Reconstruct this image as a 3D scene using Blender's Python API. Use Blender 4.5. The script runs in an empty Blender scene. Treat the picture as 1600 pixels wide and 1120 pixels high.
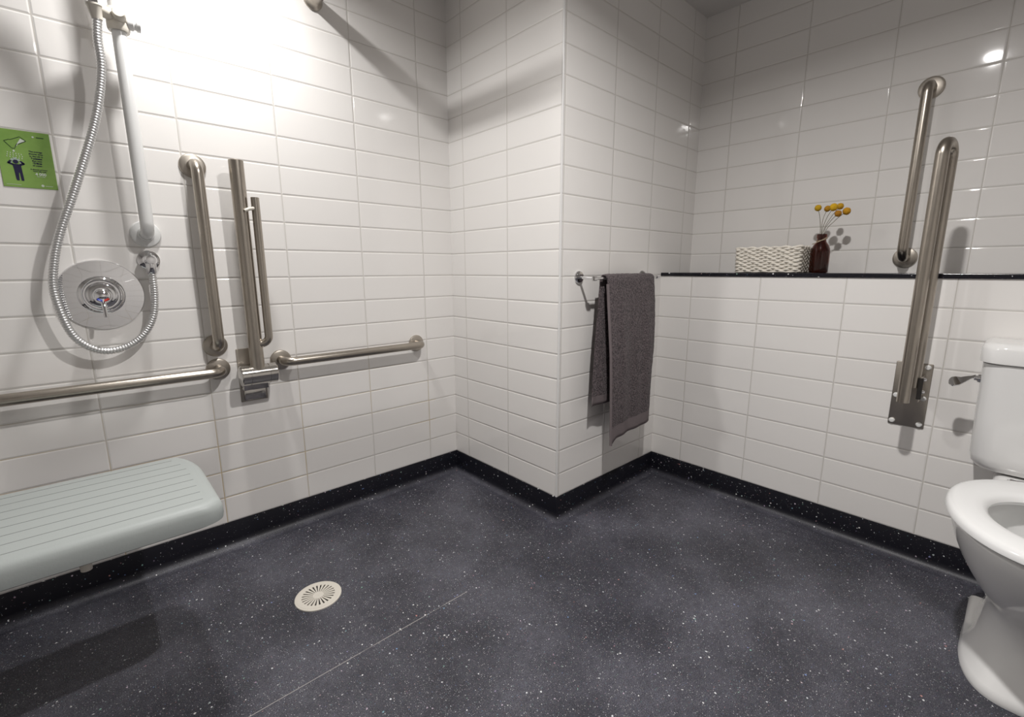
import bpy, bmesh, math, random
from mathutils import Vector, Matrix
random.seed(7)
PI = math.pi
S = bpy.context.scene
C = S.collection

# ------------------------------------------------------------------ camera
CAM = Vector((-1.3377, -1.8951, 1.0285))
F_PX = 727.5
yaw, pitch, roll = map(math.radians, (47.5945, -10.8546, -0.1579))
fw = Vector((math.cos(yaw)*math.cos(pitch), math.sin(yaw)*math.cos(pitch), math.sin(pitch)))
rt = Vector((math.sin(yaw), -math.cos(yaw), 0)); up = rt.cross(fw)
cr, sr = math.cos(roll), math.sin(roll)
rt, up = cr*rt+sr*up, -sr*rt+cr*up
cd = bpy.data.cameras.new('camera'); cam = bpy.data.objects.new('camera', cd); C.objects.link(cam)
cam.matrix_world = Matrix(((rt.x, up.x, -fw.x, CAM.x), (rt.y, up.y, -fw.y, CAM.y), (rt.z, up.z, -fw.z, CAM.z), (0, 0, 0, 1)))
cd.sensor_width = 36; cd.lens = F_PX/1600*36; cd.clip_start = 0.02
S.camera = cam

# ------------------------------------------------------------------ world, lamps, exposure
W = bpy.data.worlds.new('world'); S.world = W; W.use_nodes = True
W.node_tree.nodes['Background'].inputs[0].default_value = (0.02, 0.02, 0.02, 1)
S.view_settings.view_transform = 'Standard'; S.view_settings.look = 'None'
S.view_settings.gamma = 1; S.view_settings.use_curve_mapping = False
S.view_settings.exposure = 0.17
ZC = 2.192                      # ceiling height


def downlight(name, x, y, watts, size, col, spread=170):
    l = bpy.data.lights.new(name, 'AREA'); l.shape = 'DISK'; l.size = size
    l.energy = watts; l.color = col; l.spread = math.radians(spread)
    o = bpy.data.objects.new(name, l); C.objects.link(o); o.location = (x, y, ZC-0.012)
    return o


downlight('downlight_lamp', -0.55, -1.60, 22.5, 0.06, (1, 0.975, 0.95), 159)
downlight('shower_downlight_lamp', -0.955, -0.315, 9.3, 0.08, (1, 0.985, 0.965), 160)


# ------------------------------------------------------------------ tagging and mesh helpers
def tag(o, label=None, cat=None, group=None, kind=None):
    for k, v in (('label', label), ('category', cat), ('group', group), ('kind', kind)):
        if v: o[k] = v
    return o


def thing(name, label, cat, loc=(0, 0, 0), group=None):
    o = bpy.data.objects.new(name, None); C.objects.link(o); o.location = loc
    o.empty_display_size = 0.02
    return tag(o, label, cat, group)


def obj(name, bm, mats, parent=None, smooth=True, angle=40):
    """Link a bmesh (built in world coordinates) as one mesh object."""
    me = bpy.data.meshes.new(name)
    if parent is not None:
        bmesh.ops.translate(bm, verts=bm.verts, vec=-Vector(parent.matrix_basis.translation if parent.parent is None else (parent.matrix_basis.translation + parent.parent.matrix_basis.translation)))
    bm.normal_update(); bm.to_mesh(me); bm.free()
    for m in (mats if isinstance(mats, (list, tuple)) else [mats]): me.materials.append(m)
    if smooth:
        me.shade_smooth()
        me.set_sharp_from_angle(angle=math.radians(angle))
    o = bpy.data.objects.new(name, me); C.objects.link(o)
    if parent is not None: o.parent = parent
    return o


def box(bm, lo, hi, bev=0, seg=2, mi=0):
    vs = [bm.verts.new((x, y, z)) for x in (lo[0], hi[0]) for y in (lo[1], hi[1]) for z in (lo[2], hi[2])]
    idx = [(0, 1, 3, 2), (4, 6, 7, 5), (0, 4, 5, 1), (2, 3, 7, 6), (0, 2, 6, 4), (1, 5, 7, 3)]
    fs = [bm.faces.new([vs[i] for i in f]) for f in idx]
    for f in fs: f.material_index = mi
    if bev:
        es = list({e for f in fs for e in f.edges})
        bmesh.ops.bevel(bm, geom=es, offset=bev, segments=seg, profile=0.5, affect='EDGES', material=mi)
    return bm


def frame_of(d):
    d = d.normalized()
    a = Vector((0, 0, 1)) if abs(d.z) < 0.9 else Vector((1, 0, 0))
    u = d.cross(a).normalized(); return u, d.cross(u).normalized()


def tube(bm, pts, r, n=20, caps=True, mi=0, rfun=None):
    """Sweep a circle along points with parallel transport."""
    pts = [Vector(p) for p in pts]
    rings = []; u = None
    for i, p in enumerate(pts):
        a = pts[max(i-1, 0)]; b = pts[min(i+1, len(pts)-1)]
        t = (b-a).normalized()
        if u is None: u, v = frame_of(t)
        else:
            u = (u - t*u.dot(t)).normalized(); v = t.cross(u)
        rr = rfun(i/(len(pts)-1)) if rfun else r
        rings.append([bm.verts.new(p + (u*math.cos(2*PI*k/n) + v*math.sin(2*PI*k/n))*rr) for k in range(n)])
    for A, B in zip(rings, rings[1:]):
        for k in range(n):
            f = bm.faces.new((A[k], A[(k+1) % n], B[(k+1) % n], B[k])); f.material_index = mi
    if caps:
        f = bm.faces.new(rings[0][::-1]); f.material_index = mi
        f = bm.faces.new(rings[-1]); f.material_index = mi
    return bm


def fillet(pts, rad, seg=10):
    """Round the corners of a polyline."""
    pts = [Vector(p) for p in pts]; out = [pts[0]]
    for a, b, c in zip(pts, pts[1:], pts[2:]):
        d1 = (a-b).normalized(); d2 = (c-b).normalized()
        ang = d1.angle(d2); t = rad/math.tan(ang/2)
        cen = b + (d1+d2).normalized()*(rad/math.sin(ang/2))
        p1 = b+d1*t; p2 = b+d2*t
        v1 = p1-cen; v2 = p2-cen; tot = v1.angle(v2)
        ax = v1.cross(v2).normalized()
        for k in range(seg+1):
            out.append(cen + Matrix.Rotation(tot*k/seg, 3, ax) @ v1)
    out.append(pts[-1]); return out


def lathe(bm, prof, org, axis=(0, 0, 1), n=40, mi=0, closed=False):
    """prof: (radius, height) along the axis from org."""
    org = Vector(org); ax = Vector(axis).normalized(); u, v = frame_of(ax)
    rings = []
    for r, h in prof:
        if r < 1e-6: rings.append([bm.verts.new(org+ax*h)])
        else: rings.append([bm.verts.new(org+ax*h+(u*math.cos(2*PI*k/n)+v*math.sin(2*PI*k/n))*r) for k in range(n)])
    prs = list(zip(rings, rings[1:]))
    if closed: prs.append((rings[-1], rings[0]))
    for A, B in prs:
        for k in range(n):
            k2 = (k+1) % n
            if len(A) == 1 and len(B) == 1: continue
            if len(A) == 1: f = bm.faces.new((A[0], B[k2], B[k]))
            elif len(B) == 1: f = bm.faces.new((A[k], A[k2], B[0]))
            else: f = bm.faces.new((A[k], A[k2], B[k2], B[k]))
            f.material_index = mi
    bmesh.ops.recalc_face_normals(bm, faces=bm.faces)
    return bm


def crspline(P, per=12):
    P = [Vector(p) for p in P]; P = [2*P[0]-P[1]] + P + [2*P[-1]-P[-2]]; out = []
    for i in range(1, len(P)-2):
        a, b, c, d = P[i-1:i+3]
        for k in range(per):
            t = k/per
            out.append(0.5*((2*b)+(c-a)*t+(2*a-5*b+4*c-d)*t*t+(3*b-a-3*c+d)*t**3))
    out.append(P[-2]); return out


# ------------------------------------------------------------------ materials
def mat(name, col=(0.8, 0.8, 0.8), rough=0.5, metal=0.0, **kw):
    m = bpy.data.materials.new(name); m.use_nodes = True
    b = m.node_tree.nodes['Principled BSDF']
    b.inputs['Base Color'].default_value = (*col, 1); b.inputs['Roughness'].default_value = rough
    b.inputs['Metallic'].default_value = metal
    for k, v in kw.items(): b.inputs[k].default_value = v
    return m


class NT:
    def __init__(s, m): s.t = m.node_tree; s.b = s.t.nodes['Principled BSDF']
    def n(s, typ, **kw):
        x = s.t.nodes.new(typ)
        for k, v in kw.items(): setattr(x, k, v)
        return x
    def l(s, a, b): s.t.links.new(a, b)
    def math(s, op, a, b=None, c=None, clamp=False):
        x = s.n('ShaderNodeMath', operation=op); x.use_clamp = clamp
        for i, v in enumerate((a, b, c)):
            if v is None: continue
            if isinstance(v, (int, float)): x.inputs[i].default_value = v
            else: s.l(v, x.inputs[i])
        return x.outputs[0]
    def mix(s, f, a, b):
        x = s.n('ShaderNodeMix', data_type='RGBA')
        for i, v in ((0, f), (6, a), (7, b)):
            if isinstance(v, (int, float)): x.inputs[i].default_value = v
            elif isinstance(v, tuple): x.inputs[i].default_value = (*v, 1)
            else: s.l(v, x.inputs[i])
        return x.outputs[2]
    def ss(s, v, a, b):
        x = s.n('ShaderNodeMapRange', interpolation_type='SMOOTHSTEP')
        s.l(v, x.inputs[0]); x.inputs[1].default_value = a; x.inputs[2].default_value = b
        return x.outputs[0]
    def noise(s, vec, scale, detail=3, rough=0.5):
        x = s.n('ShaderNodeTexNoise'); x.inputs['Scale'].default_value = scale
        x.inputs['Detail'].default_value = detail; x.inputs['Roughness'].default_value = rough
        if vec is not None: s.l(vec, x.inputs['Vector'])
        return x.outputs['Fac']
    def bump(s, h, strength, dist):
        x = s.n('ShaderNodeBump'); x.inputs['Strength'].default_value = strength
        x.inputs['Distance'].default_value = dist; s.l(h, x.inputs['Height']); return x


TW, TH = 0.2965, 0.1            # tile pitch


def tile_material():
    m = mat('glazed_white_tile', rough=0.06); g = NT(m)
    uv = g.n('ShaderNodeUVMap'); sp = g.n('ShaderNodeSeparateXYZ'); g.l(uv.outputs[0], sp.inputs[0])
    u, v = sp.outputs[0], sp.outputs[1]
    geo = g.n('ShaderNodeNewGeometry')
    def cell(x, w):
        q = g.math('DIVIDE', x, w); fl = g.math('FLOOR', q); fr = g.math('SUBTRACT', q, fl)
        e = g.math('MINIMUM', fr, g.math('SUBTRACT', 1.0, fr))
        return fl, fr, g.math('MULTIPLY', e, w)
    ui, uf, ud = cell(u, TW); vi, vf, vd = cell(v, TH)
    d = g.math('MINIMUM', ud, vd)
    grout = g.math('SUBTRACT', 1.0, g.ss(d, 0.0009, 0.0017))
    cmb = g.n('ShaderNodeCombineXYZ'); g.l(ui, cmb.inputs[0]); g.l(vi, cmb.inputs[1])
    wn = g.n('ShaderNodeTexWhiteNoise', noise_dimensions='3D'); g.l(cmb.outputs[0], wn.inputs['Vector'])
    sc = g.n('ShaderNodeSeparateColor'); g.l(wn.outputs['Color'], sc.inputs[0])
    base = g.mix(wn.outputs['Value'], (0.845, 0.822, 0.798), (0.832, 0.808, 0.784))
    ps = g.n('ShaderNodeSeparateXYZ'); g.l(geo.outputs['Position'], ps.inputs[0])
    low = g.math('SUBTRACT', 1.0, g.ss(ps.outputs[2], 0.25, 0.8))      # mineral staining of the wet lower joints
    low = g.math('MULTIPLY', low, g.math('LESS_THAN', ps.outputs[0], -0.12))     # only where the shower wets the wall
    st = g.math('MULTIPLY', low, g.ss(g.noise(geo.outputs['Position'], 2.3, 2), 0.40, 0.55))
    gcol = g.mix(st, (0.60, 0.57, 0.53), (0.56, 0.44, 0.26))
    g.l(g.mix(grout, base, gcol), g.b.inputs['Base Color'])
    g.l(g.math('ADD', g.math('MULTIPLY', grout, 0.6), 0.06), g.b.inputs['Roughness'])
    # pillow edge, a slight tilt of each tile and a slow glaze ripple
    h = g.math('MULTIPLY', g.ss(d, 0.0008, 0.0055), 0.0011)
    tx = g.math('MULTIPLY', g.math('SUBTRACT', sc.outputs[0], 0.5), g.math('MULTIPLY', uf, 0.0009))
    ty = g.math('MULTIPLY', g.math('SUBTRACT', sc.outputs[1], 0.5), g.math('MULTIPLY', vf, 0.0006))
    rp = g.math('MULTIPLY', g.noise(geo.outputs['Position'], 9.0, 1), 0.0006)
    hh = g.math('ADD', g.math('ADD', h, g.math('ADD', tx, ty)), rp)
    b = g.bump(hh, 1.0, 1.0); g.l(b.outputs[0], g.b.inputs['Normal'])
    return m


def vinyl_material(name, scuff):
    m = mat(name, rough=0.42); g = NT(m)
    geo = g.n('ShaderNodeNewGeometry'); P = geo.outputs['Position']
    n1 = g.noise(P, 2.4, 5, 0.6); n2 = g.noise(P, 55, 4, 0.75); n3 = g.noise(P, 420, 2, 0.8)
    base = (0.0065, 0.0065, 0.0115)
    haze = g.math('MULTIPLY', g.ss(n1, 0.33, 0.70), scuff)
    haze = g.math('ADD', haze, scuff*0.45)
    pz = g.n('ShaderNodeSeparateXYZ'); g.l(P, pz.inputs[0])
    haze = g.math('MULTIPLY', haze, g.math('SUBTRACT', 1.0, g.ss(pz.outputs[2], 0.0, 0.022)))   # haze full on the flat, fading out up the cove
    haze = g.math('MULTIPLY', haze, g.math('ADD', 0.25, g.math('MULTIPLY', n2, 1.4)))
    haze = g.math('MULTIPLY', haze, g.math('MAXIMUM', 0.0, g.math('MULTIPLY', g.math('SUBTRACT', n3, 0.32), 5.0)), clamp=True)
    col = g.mix(haze, base, (0.42, 0.415, 0.50))
    mp = g.n('ShaderNodeVectorMath', operation='ADD'); g.l(P, mp.inputs[0])
    nz = g.n('ShaderNodeTexNoise'); nz.inputs['Scale'].default_value = 300; g.l(P, nz.inputs['Vector'])
    nm = g.n('ShaderNodeVectorMath', operation='SCALE'); g.l(nz.outputs['Color'], nm.inputs[0]); nm.inputs[3].default_value = 0.004
    g.l(nm.outputs[0], mp.inputs[1])
    def flakes(scale, size, keep, bright, col):
        vo = g.n('ShaderNodeTexVoronoi'); vo.inputs['Scale'].default_value = scale; g.l(mp.outputs[0], vo.inputs['Vector'])
        sc = g.n('ShaderNodeSeparateColor'); g.l(vo.outputs['Color'], sc.inputs[0])
        k = g.math('MULTIPLY', g.math('LESS_THAN', vo.outputs['Distance'], g.math('MULTIPLY', sc.outputs[2], size)),
                   g.math('GREATER_THAN', sc.outputs[0], 1-keep))
        r = g.n('ShaderNodeValToRGB'); g.l(sc.outputs[1], r.inputs[0])
        e = r.color_ramp.elements
        e[0].color = (0.75*bright, 0.74*bright, 0.72*bright, 1); e[0].position = 0.0
        e[1].color = (0.62*bright, 0.64*bright, 0.68*bright, 1); e[1].position = 0.6
        for p, c in ((0.62, (0.55, 0.25, 0.20)), (0.72, (0.18, 0.28, 0.55)), (0.82, (0.25, 0.45, 0.35)), (0.9, (0.5, 0.42, 0.5))):
            x = e.new(p); x.color = (*[q*bright for q in c], 1)
        return g.mix(k, col, r.outputs[0])
    k_ = 1.0 if name == 'speckled_safety_vinyl' else 0.12
    col = flakes(330, 0.42, 0.60*k_, 0.22, col)
    col = flakes(190, 0.40, 0.55*k_, 0.8, col)
    col = flakes(95, 0.30, 0.55*k_, 1.05, col)
    if scuff > 0.05:
        sp = g.n('ShaderNodeSeparateXYZ'); g.l(P, sp.inputs[0])        # welded joint of the two vinyl sheets
        dy = g.math('ABSOLUTE', g.math('ADD', sp.outputs[1], 0.803))
        seam = g.math('MULTIPLY', g.math('LESS_THAN', dy, 0.0011), g.ss(g.noise(P, 5, 2), 0.34, 0.46))
        seam = g.math('MULTIPLY', seam, g.math('LESS_THAN', sp.outputs[0], -0.54))
        col = g.mix(g.math('MULTIPLY', seam, 0.8), col, (0.42, 0.40, 0.38))
    g.l(col, g.b.inputs['Base Color'])
    g.b.inputs['Specular IOR Level'].default_value = 0.35
    b = g.bump(g.math('ADD', n3, n2), 0.10, 0.002); g.l(b.outputs[0], g.b.inputs['Normal'])
    return m


def brushed(name, col, rough, stretch=(1, 1, 1)):
    m = mat(name, col, rough, 1.0); g = NT(m)
    tc = g.n('ShaderNodeTexCoord'); mp = g.n('ShaderNodeMapping'); mp.inputs['Scale'].default_value = stretch
    g.l(tc.outputs['Object'], mp.inputs[0])
    n = g.noise(mp.outputs[0], 60, 4, 0.7)
    g.l(g.math('ADD', g.math('MULTIPLY', n, 0.16), rough-0.08), g.b.inputs['Roughness'])
    n2 = g.noise(tc.outputs['Object'], 14, 3)
    g.l(g.mix(n2, tuple(c*0.86 for c in col), tuple(min(1, c*1.12) for c in col)), g.b.inputs['Base Color'])
    b = g.bump(n, 0.04, 0.001); g.l(b.outputs[0], g.b.inputs['Normal'])
    return m


def noisy(name, col, rough, scale, strength, dist, col2=None, **kw):
    m = mat(name, col, rough, **kw); g = NT(m)
    tc = g.n('ShaderNodeTexCoord'); n = g.noise(tc.outputs['Object'], scale, 4, 0.6)
    b = g.bump(n, strength, dist); g.l(b.outputs[0], g.b.inputs['Normal'])
    if col2: g.l(g.mix(g.ss(n, 0.35, 0.65), col, col2), g.b.inputs['Base Color'])
    return m


M = dict(
    tile=tile_material(),
    vinyl=vinyl_material('speckled_safety_vinyl', 0.17),
    cove=vinyl_material('speckled_vinyl_upstand', 0.17),
    ceiling=noisy('ceiling_paint', (0.74, 0.72, 0.70), 0.8, 60, 0.05, 0.001),
    trim=mat('white_edge_trim', (0.74, 0.73, 0.72), 0.3),
    steel_v=brushed('brushed_steel_upright', (0.43, 0.39, 0.34), 0.30, (8, 8, 0.4)),
    steel_h=brushed('brushed_steel_level', (0.43, 0.39, 0.34), 0.30, (0.4, 8, 8)),
    steel_d=brushed('worn_steel_plate', (0.46, 0.42, 0.37), 0.38, (1, 1, 1)),
    polished=brushed('polished_steel', (0.55, 0.53, 0.50), 0.13),
    chrome=mat('chrome', (0.80, 0.80, 0.81), 0.025, 1.0),
    hose=mat('hose_metal', (0.78, 0.78, 0.78), 0.36, 1.0),
    white=mat('white_plastic', (0.74, 0.74, 0.73), 0.22),
    cream=noisy('cream_plastic', (0.66, 0.62, 0.55), 0.35, 30, 0.02, 0.001),
    dark=mat('dark_rubber', (0.02, 0.017, 0.015), 0.6),
    ceramic=mat('white_ceramic', (0.78, 0.775, 0.765), 0.10),
    seatring=mat('white_seat_plastic', (0.82, 0.82, 0.815), 0.2),
    seat=noisy('grey_textured_plastic', (0.40, 0.43, 0.42), 0.45, 260, 0.25, 0.0008),
    shelf=vinyl_material('black_speckled_stone', 0.004),
    red=mat('red_mark', (0.55, 0.04, 0.03), 0.3), blue=mat('blue_mark', (0.02, 0.05, 0.4), 0.3),
    water=mat('still_water', (0.85, 0.88, 0.88), 0.02),
)
M['shelf'].node_tree.nodes['Principled BSDF'].inputs['Roughness'].default_value = 0.15


# ------------------------------------------------------------------ the room
X0, Y0 = -2.70, -3.00           # far-left and rear walls
PB, XC, XU = -0.700, 0.7287, 1.0093
ZS = 0.995                      # underside of the ledge slab


def wall(name, lo, hi, axis, off):
    bm = bmesh.new(); box(bm, lo, hi)
    uvl = bm.loops.layers.uv.new('UVMap')
    for f in bm.faces:
        for lp in f.loops:
            c = lp.vert.co
            lp[uvl].uv = ((c.x if axis == 0 else c.y)-off, c.z-0.1)
    o = obj(name, bm, M['tile'], smooth=False); tag(o, kind='structure'); return o


wall('wall_left', (X0-0.1, 0, 0), (0.0, 0.1, ZC), 0, -0.158)
wall('wall_pier_left', (0, -0.690, 0), (0.1, 0.1, ZC), 1, -0.4025)
wall('wall_pier_front', (0.0, PB, 0), (XU+0.1, -0.690, ZC), 0, 0.3101-TW*2)
wall('wall_right', (XC, Y0-0.1, 0), (XU+0.1, PB, ZS), 1, -0.8548)
wall('wall_right_upper', (XU, Y0-0.1, ZS), (XU+0.1, PB, ZC), 1, -0.8522)
wall('wall_rear', (X0-0.1, Y0-0.1, 0), (XC, Y0, ZC), 0, 0)
wall('wall_far_left', (X0-0.1, Y0, 0), (X0, 0, ZC), 1, 0)
wall('wall_rear_recess', (XC, Y0-0.1, ZS), (XU, Y0, ZC), 0, 0)

bm = bmesh.new(); box(bm, (X0-0.1, Y0-0.1, -0.05), (XC, 0.0, 0.0)); tag(obj('floor', bm, M['vinyl'], smooth=False), kind='structure')
bm = bmesh.new(); box(bm, (X0-0.1, Y0-0.1, ZC), (XU+0.1, 0.1, ZC+0.05)); tag(obj('ceiling', bm, M['ceiling'], smooth=False), kind='structure')

# coved vinyl upstand, one piece per wall, mitred in the corners
path = [(X0, 0), (0, 0), (0, PB), (XC, PB), (XC, Y0), (X0, Y0)]
names = ['left', 'pier_left', 'pier_front', 'right', 'rear', 'far_left']
nrm = []
for i in range(6):
    a, b = Vector(path[i]), Vector(path[(i+1) % 6]); d = (b-a).normalized(); nrm.append(Vector((d.y, -d.x)))
RC = 0.034
prof = [(0.0, 0.1015), (0.0030, 0.1015), (0.0038, 0.0995), (0.0038, RC)]
prof += [(0.0038+RC*(1-math.cos(t)), RC*(1-math.sin(t))) for t in [PI/2*k/10 for k in range(1, 10)]] + [(0.0038+RC, 0.0006), (0.046, 0.0004)]
for i in range(6):
    n0, n1, n2 = nrm[i-1], nrm[i], nrm[(i+1) % 6]
    bm = bmesh.new(); A = []; B = []
    for d, z in prof:
        a = Vector(path[i])+d*(n0+n1); b = Vector(path[(i+1) % 6])+d*(n1+n2)
        A.append(bm.verts.new((a.x, a.y, z))); B.append(bm.verts.new((b.x, b.y, z)))
    for k in range(len(prof)-1): bm.faces.new((A[k], A[k+1], B[k+1], B[k]))
    bmesh.ops.recalc_face_normals(bm, faces=bm.faces)
    o = obj('baseboard_'+names[i], bm, M['cove']); tag(o, kind='structure')

bm = bmesh.new()                # quadrant trim on the pier's outer corner
lathe(bm, [(0, 0), (0.0045, 0), (0.0045, ZC-0.1), (0, ZC-0.1)], (0.003, PB+0.003, 0.1), n=16)
tag(obj('trim_1', bm, M['trim']), kind='structure')
bm = bmesh.new(); box(bm, (XC-0.006, Y0, ZS), (XU, PB, 1.0105), bev=0.002)
tag(obj('ledge_shelf', bm, M['shelf'], smooth=False), 'long thin black speckled ledge running along the top of the boxed-in lower wall', 'shelf')


# ------------------------------------------------------------------ grab bars
def flange(org, axis, r=0.038, m=None, parent=None, t=0.009):
    bm = bmesh.new()
    lathe(bm, [(0, 0), (r, 0), (r, t*0.35), (r*0.96, t*0.7), (r*0.80, t), (0, t*1.05)], org, axis, 44)
    return obj('flange', bm, m, parent)


def grab_bar(label, wall_pts, axis, s, r, m, rad=0.034):
    """wall_pts: the two fixing points; axis: wall normal into the room."""
    ax = Vector(axis); a, b = (Vector(p) for p in wall_pts)
    root = thing('grab_bar', label, 'grab bar', a)
    bm = bmesh.new()
    tube(bm, fillet([a, a+ax*s, b+ax*s, b], rad, 12), r, 24)
    obj('bar', bm, m, root)
    for p in (a, b): flange(p, ax, m=M['steel_d'], parent=root)
    return root


NA = (0, -1, 0); ND = (-1, 0, 0)
grab_bar('upright brushed steel grab bar right of the shower riser, beside the folded rail', [(-1.020, 0, 1.362), (-1.018, 0, 0.768)], NA, 0.070, 0.0170, M['steel_v'])
grab_bar('level steel grab bar between the folded rail hinge and the inner corner', [(-0.810, 0, 0.690), (-0.216, 0, 0.690)], NA, 0.068, 0.0165, M['steel_h'])
grab_bar('level steel grab bar above the grey shower seat, leaving the frame at left', [(-1.018, 0, 0.684), (-1.640, 0, 0.684)], NA, 0.070, 0.0170, M['steel_h'])
grab_bar('upright steel grab bar on the upper wall above the black ledge', [(XU, -1.566, 1.664), (XU, -1.564, 1.067)], ND, 0.075, 0.0165, M['steel_v'])

# ------------------------------------------------------------------ hinged drop-down rail, shower side
root = thing('folding_support_rail', 'hinged steel support rail folded up between two grab bars, with a polished barrel hinge', 'support rail', (-0.912, 0, 0.55))
bm = bmesh.new(); box(bm, (-0.958, -0.006, 0.550), (-0.868, 0.0, 0.748), bev=0.002)
obj('wall_plate', bm, M['steel_d'], root)
bm = bmesh.new()
box(bm, (-0.955, -0.050, 0.600), (-0.872, -0.004, 0.690), bev=0.004)
box(bm, (-0.948, -0.016, 0.556), (-0.876, -0.004, 0.602), bev=0.003)
obj('hinge_block', bm, M['polished'], root)
HB = (-0.966, -0.072, 0.660)
bm = bmesh.new()
R0 = 0.036
pr_ = [(0, 0), (R0-0.003, 0), (R0, 0.003)]
for g_ in (0.028, 0.090): pr_ += [(R0, g_-0.0012), (R0-0.0018, g_-0.0008), (R0-0.0018, g_+0.0008), (R0, g_+0.0012)]
pr_ += [(R0, 0.115), (R0-0.003, 0.118), (0, 0.118)]
lathe(bm, pr_, HB, (1, 0, 0), 48)
obj('hinge_barrel', bm, M['polished'], root)
bm = bmesh.new()
tube(bm, [(-0.910, -0.080, 0.672), (-0.910, -0.080, 1.374), (-0.910, -0.080, 1.382), (-0.910, -0.080, 1.384)], 0.0225, 32,
     rfun=lambda t: 0.0225 if t < 0.9 else 0.0205)
obj('arm', bm, M['steel_v'], root)
bm = bmesh.new()
tube(bm, fillet([(-0.910, -0.084, 0.770), (-0.868, -0.096, 0.772), (-0.868, -0.096, 1.268)], 0.028, 12), 0.0130, 24)
obj('drop_leg', bm, M['steel_v'], root)
bm = bmesh.new()
tube(bm, [(-0.905, -0.108, 1.222), (-0.893, -0.110, 1.228), (-0.868, -0.098, 1.234)], 0.0055, 14)
obj('leg_clip', bm, M['cream'], root)

# ------------------------------------------------------------------ hinged loop rail, toilet side
root = thing('folding_support_rail', 'hinged steel loop rail folded upright on a screwed wall plate, left of the toilet', 'support rail', (XC, -1.672, 0.487))
bm = bmesh.new(); box(bm, (XC-0.005, -1.722, 0.487), (XC, -1.625, 0.712), bev=0.003)
obj('wall_plate', bm, M['steel_d'], root)
bm = bmesh.new()
P = fillet([(XC-0.140, -1.673, 0.600), (XC-0.140, -1.673, 1.395), (XC-0.066, -1.685, 1.395), (XC-0.066, -1.685, 0.640)], 0.0375, 16)
tube(bm, P, 0.0170, 26)
obj('loop_tube', bm, M['steel_v'], root)
bm = bmesh.new()
box(bm, (XC-0.075, -1.7045, 0.592), (XC-0.004, -1.7005, 0.676), bev=0.0015)
box(bm, (XC-0.060, -1.663, 0.592), (XC-0.004, -1.659, 0.676), bev=0.0015)
obj('hinge_bracket', bm, M['steel_d'], root)
bm = bmesh.new()
lathe(bm, [(0, 0), (0.0065, 0), (0.0065, 0.070), (0, 0.070)], (XC-0.079, -1.7035, 0.604), (0, 0, 1), 20)
obj('hinge_pad', bm, M['dark'], root)
for z in (0.622, 0.664):
    bm = bmesh.new(); lathe(bm, [(0, 0), (0.0065, 0), (0.0065, 0.004), (0.004, 0.009), (0, 0.0095)], (XC-0.040, -1.7045, z), (0, -1, 0), 16)
    obj('hinge_bolt', bm, M['chrome'], root)
for y, z in ((-1.709, 0.700), (-1.709, 0.592), (-1.637, 0.592), (-1.636, 0.500), (-1.709, 0.500)):
    bm = bmesh.new(); lathe(bm, [(0, 0), (0.0088, 0), (0.0088, 0.002), (0.006, 0.0055), (0, 0.0065)], (XC-0.005, y, z), ND, 22)
    obj('screw_cap', bm, M['white'], root)

# ------------------------------------------------------------------ shower riser, holder, handset, hose
RX = -1.168
root = thing('shower_riser_rail', 'white shower riser rail fixed to the tiled wall above the chrome valve', 'shower rail', (RX, 0, 1.13))
bm = bmesh.new()
tube(bm, fillet([(RX, -0.004, 1.140), (RX, -0.080, 1.140), (RX, -0.080, 2.05), (RX, -0.004, 2.05)], 0.030, 12), 0.0172, 26)
obj('rail', bm, M['white'], root)
for z in (1.140, 2.05):
    bm = bmesh.new(); lathe(bm, [(0, 0), (0.040, 0), (0.040, 0.004), (0.037, 0.010), (0.022, 0.013), (0.0205, 0.030), (0.0185, 0.031), (0, 0.031)], (RX, 0, z), NA, 44)
    obj('end_cover', bm, M['white'], root)

SZ = 1.712
root = thing('handset_holder', 'white sliding shower handset holder with clamp knob on the riser rail', 'shower holder', (RX, -0.08, SZ))
bm = bmesh.new()
lathe(bm, [(0.0176, -0.028), (0.0235, -0.028), (0.026, -0.022), (0.026, 0.022), (0.0235, 0.028), (0.0176, 0.028)], (RX, -0.08, SZ), (0, 0, 1), 36, closed=True)
tube(bm, [(RX-0.048, -0.104, SZ+0.012), (RX-0.01, -0.092, SZ+0.004), (RX+0.026, -0.086, SZ)], 0.0155, 22)
obj('clamp', bm, M['cream'], root)
bm = bmesh.new()
lathe(bm, [(0, 0), (0.0165, 0), (0.0165, 0.013), (0.0135, 0.015), (0.0135, 0.019), (0.0165, 0.021), (0.0165, 0.029), (0, 0.031)], (RX+0.020, -0.086, SZ-0.002), (1, -0.05, 0), 30)
obj('clamp_knob', bm, M['white'], root)
bm = bmesh.new()
lathe(bm, [(0, 0), (0.0145, 0), (0.0155, 0.004), (0.0155, 0.018), (0.013, 0.022), (0, 0.023)], (RX+0.004, -0.100, SZ+0.004), (-0.15, -1, 0.25), 30)
obj('lock_button', bm, M['cream'], root)
AX = Vector((-0.10, -0.10, 1)).normalized()
HC = Vector((RX-0.047, -0.112, SZ-0.010))
bm = bmesh.new()
lathe(bm, [(0.0085, -0.012), (0.0118, -0.012), (0.0158, 0.018), (0.0178, 0.020), (0.0178, 0.024), (0.0140, 0.024)], HC, AX, 30, closed=True)
obj('holder_cup', bm, M['cream'], root)

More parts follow.
